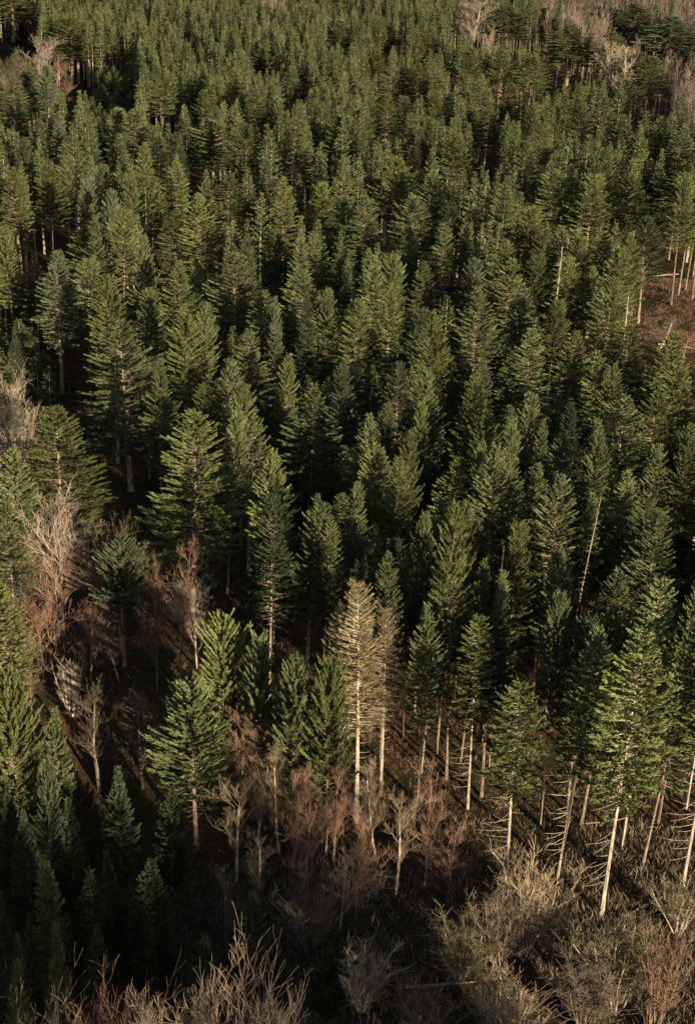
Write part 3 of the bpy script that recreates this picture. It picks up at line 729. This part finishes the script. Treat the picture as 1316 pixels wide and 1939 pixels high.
# trees below and behind the viewpoint that throw the shade over the hollow
for (x0, x1, y0, y1, hh) in [(-32, 64, 4, 38, 27.5)]:
    for gy in np.arange(y0, y1, 4.6):
        for gx in np.arange(x0, x1, 4.6):
            x = gx + r2.normal(0, 1.2); y = gy + r2.normal(0, 1.2)
            if x + 0.65*y > 68: continue
            cf.append((int(r2.integers(0, 5)), x, y, float(ground(x, y)), hh + r2.normal(0, 2), 1.1, r2.uniform(0, 6.28)))
fo = merged('conifer_forest', cf + df, LOD, 1, FOL['g'])
ft = merged('forest_trunks', cf + df, LOD, 0, BARK)
ft.parent = fo
tag(fo, 'mass of dark green conifer crowns stretching away behind the nearer trees', 'forest', kind='stuff')
if bf:
    BL = []
    for s_ in (71, 72, 73):
        T_, B_ = bare(H=27, spread=.5, seed=s_, first=.3, upright=.8, crown_r=4, levels=2, twigs=2.0, tw=.07)
        v1, f1, t1 = T_.arrays(); v2, f2, t2 = B_.arrays()
        BL.append(((np.concatenate([v1, v2]), np.concatenate([f1, f2 + len(v1)]), np.concatenate([t1, t2])),))
    bo = merged('bare_woodland', [(k % 3, x, y, z, h*1.0, w_, r) for (k, x, y, z, h, w_, r) in bf], BL, 0, TWIG['pink'])
    tag(bo, 'far patches of rusty brown leafless woodland beyond the conifers', 'woodland', kind='stuff')

# ------------------------------------------------------------------ ground
def ground_mat():
    m, n, l = new_mat('forest_floor')
    out = n.new('ShaderNodeOutputMaterial'); b = n.new('ShaderNodeBsdfDiffuse')
    tc = n.new('ShaderNodeTexCoord')
    n1 = n.new('ShaderNodeTexNoise'); n1.inputs['Scale'].default_value = 0.11; n1.inputs['Detail'].default_value = 5
    n2 = n.new('ShaderNodeTexNoise'); n2.inputs['Scale'].default_value = 1.9; n2.inputs['Detail'].default_value = 8; n2.inputs['Roughness'].default_value = 0.7
    l.new(tc.outputs['Object'], n1.inputs['Vector']); l.new(tc.outputs['Object'], n2.inputs['Vector'])
    r1 = n.new('ShaderNodeValToRGB')
    r1.color_ramp.elements[0].position = 0.35; r1.color_ramp.elements[0].color = (0.045, 0.032, 0.02, 1)
    r1.color_ramp.elements[1].position = 0.68; r1.color_ramp.elements[1].color = (0.12, 0.055, 0.034, 1)
    e = r1.color_ramp.elements.new(0.52); e.color = (0.05, 0.045, 0.022, 1)
    l.new(n1.outputs['Fac'], r1.inputs[0])
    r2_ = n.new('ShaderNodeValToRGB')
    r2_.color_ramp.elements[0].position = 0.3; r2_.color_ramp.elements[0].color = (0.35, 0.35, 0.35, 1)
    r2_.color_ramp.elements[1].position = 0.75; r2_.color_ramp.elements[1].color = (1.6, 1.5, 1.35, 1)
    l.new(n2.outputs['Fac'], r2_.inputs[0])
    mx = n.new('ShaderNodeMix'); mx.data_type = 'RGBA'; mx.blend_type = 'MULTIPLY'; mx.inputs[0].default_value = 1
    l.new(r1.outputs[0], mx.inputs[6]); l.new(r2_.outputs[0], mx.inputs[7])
    l.new(mx.outputs[2], b.inputs[0])
    bp = n.new('ShaderNodeBump'); bp.inputs['Strength'].default_value = 0.8; bp.inputs['Distance'].default_value = 0.5
    l.new(n2.outputs['Fac'], bp.inputs['Height']); l.new(bp.outputs[0], b.inputs['Normal'])
    l.new(b.outputs[0], out.inputs[0])
    return m
xs = np.concatenate([np.arange(-3000, -160, 80), np.arange(-160, 160, 2.0), np.arange(160, 3001, 80)])
ys = np.concatenate([np.arange(-600, 0, 60), np.arange(0, 320, 2.0), np.arange(320, 1000, 20), np.arange(1000, 5001, 100)])
X, Y = np.meshgrid(xs, ys)
r3 = np.random.default_rng(5)
Z = ground(X, Y) + r3.normal(0, 0.12, X.shape)
v = np.stack([X, Y, Z], -1).reshape(-1, 3)
nx = len(xs); i = np.arange(len(ys) - 1)[:, None]*nx + np.arange(nx - 1)[None]
f = np.concatenate([np.stack([i, i + 1, i + nx + 1], -1).reshape(-1, 3), np.stack([i, i + nx + 1, i + nx], -1).reshape(-1, 3)])
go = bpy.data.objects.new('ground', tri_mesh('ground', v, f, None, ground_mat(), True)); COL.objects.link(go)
go['kind'] = 'structure'

# undergrowth: one mass of brush, dead bracken and brambles
rng = np.random.default_rng(17)
def brush(name, n, xr, yr, hue_mat, hmax, label, dens, lean=0.6):
    mb = MB()
    m = n
    c = np.stack([rng.uniform(*xr, m), rng.uniform(*yr, m)], -1)
    keep = (np.sin(c[:, 0]*0.21 + dens) + np.sin(c[:, 1]*0.17 + dens*2) + rng.normal(0, 0.8, m)) > -0.2
    c = c[keep]; m = len(c)
    k = 14
    cc = np.repeat(c, k, 0) + rng.normal(0, 0.45, (m*k, 2))
    z = ground(cc[:, 0], cc[:, 1]) - 0.05
    Pp = np.concatenate([cc, z[:, None]], 1)
    D = rng.normal(0, lean, (m*k, 3)); D[:, 2] = np.abs(D[:, 2]) + 0.5
    L = rng.uniform(0.3, 1, m*k)*np.repeat(rng.uniform(0.3, 1, m), k)*hmax
    blades(mb, Pp, D, L, L*0.025 + 0.012, rng.uniform(0, 1, m*k))
    o = bpy.data.objects.new(name, mb.mesh(name, hue_mat)); COL.objects.link(o)
    tag(o, label, 'undergrowth', kind='stuff')
brush('dead_bracken', 38000, (-55, 80), (60, 260), TWIG['red'], 0.9, 'rust brown dead bracken and brambles covering the forest floor', 0.3)
brush('green_undergrowth', 14000, (-55, 60), (60, 190), FOL['g'], 0.6, 'patchy green moss and ferns between the brown undergrowth', 2.3, 0.8)
brush('dry_twigs', 9000, (-55, 80), (60, 260), TWIG['tan'], 1.0, 'pale dry grass and twigs standing in the clearing', 4.1, 0.35)

cx, cy, cz, _ = hit(1275, 600, 0)
brush('clearing_scrub', 6000, (cx - 16, cx + 16), (cy - 22, cy + 30), TWIG['red'], 0.8, 'russet scrub and cut brush lying over the sunny clearing', 0.9, 1.0)
brush('hollow_scrub', 4500, (-15, 35), (78, 112), TWIG['grey'], 1.5, 'thin brown saplings and brambles in front of the bare fir trunks', 1.9, 0.28)

# fallen logs
for k, (px, py, ang, L, rr, lab) in enumerate([
        (1255, 520, 0.4, 9, .22, 'brown fallen log lying on the sunny clearing in front of the trunks'),
        (1290, 655, -0.3, 8, .2, 'reddish brown fallen log at the near end of the sunny clearing'),
        (1215, 1715, 0.6, 6, .16, 'brown fallen log behind the golden thicket at the foot of the firs'),
        (1010, 1760, 0.15, 7, .15, 'thin fallen log in the shade below the tall thicket'),
        (860, 1860, 0.1, 8, .18, 'grey fallen log lying level in the dark hollow')]):
    x, y, z, t = hit(px, py, 0.3)
    rng = np.random.default_rng(300 + k)
    A = MB(); u = np.linspace(-.5, .5, 8)
    tube(A, np.stack([u*L, 0.1*np.sin(u*5), 0.06*np.cos(u*7)], -1), rr*(1 - 0.5*(u + .5)), 7)
    Bm = MB()
    for b in range(9):
        ub = rng.uniform(-.3, .5); a = rng.uniform(0.2, PI - 0.2); lb = rng.uniform(.4, 1.3)
        q = np.linspace(0, 1, 3)[:, None]
        tube(Bm, np.array([ub*L, 0, 0]) + q*np.array([0.4*lb, math.cos(a)*lb, math.sin(a)*lb]), np.array([.035, .025, .01]), 3)
    root = bpy.data.objects.new('fallen_log', None); COL.objects.link(root); root.location = (x, y, float(ground(x, y)) + rr*0.7); root.rotation_euler = (0, 0, ang)
    for nm, mb_ in (('log', A), ('branch_stubs', Bm)):
        o = bpy.data.objects.new(nm, mb_.mesh('fallen_' + nm, BARKM)); COL.objects.link(o); o.parent = root
    tag(root, lab, 'log', 'fallen logs on the forest floor')
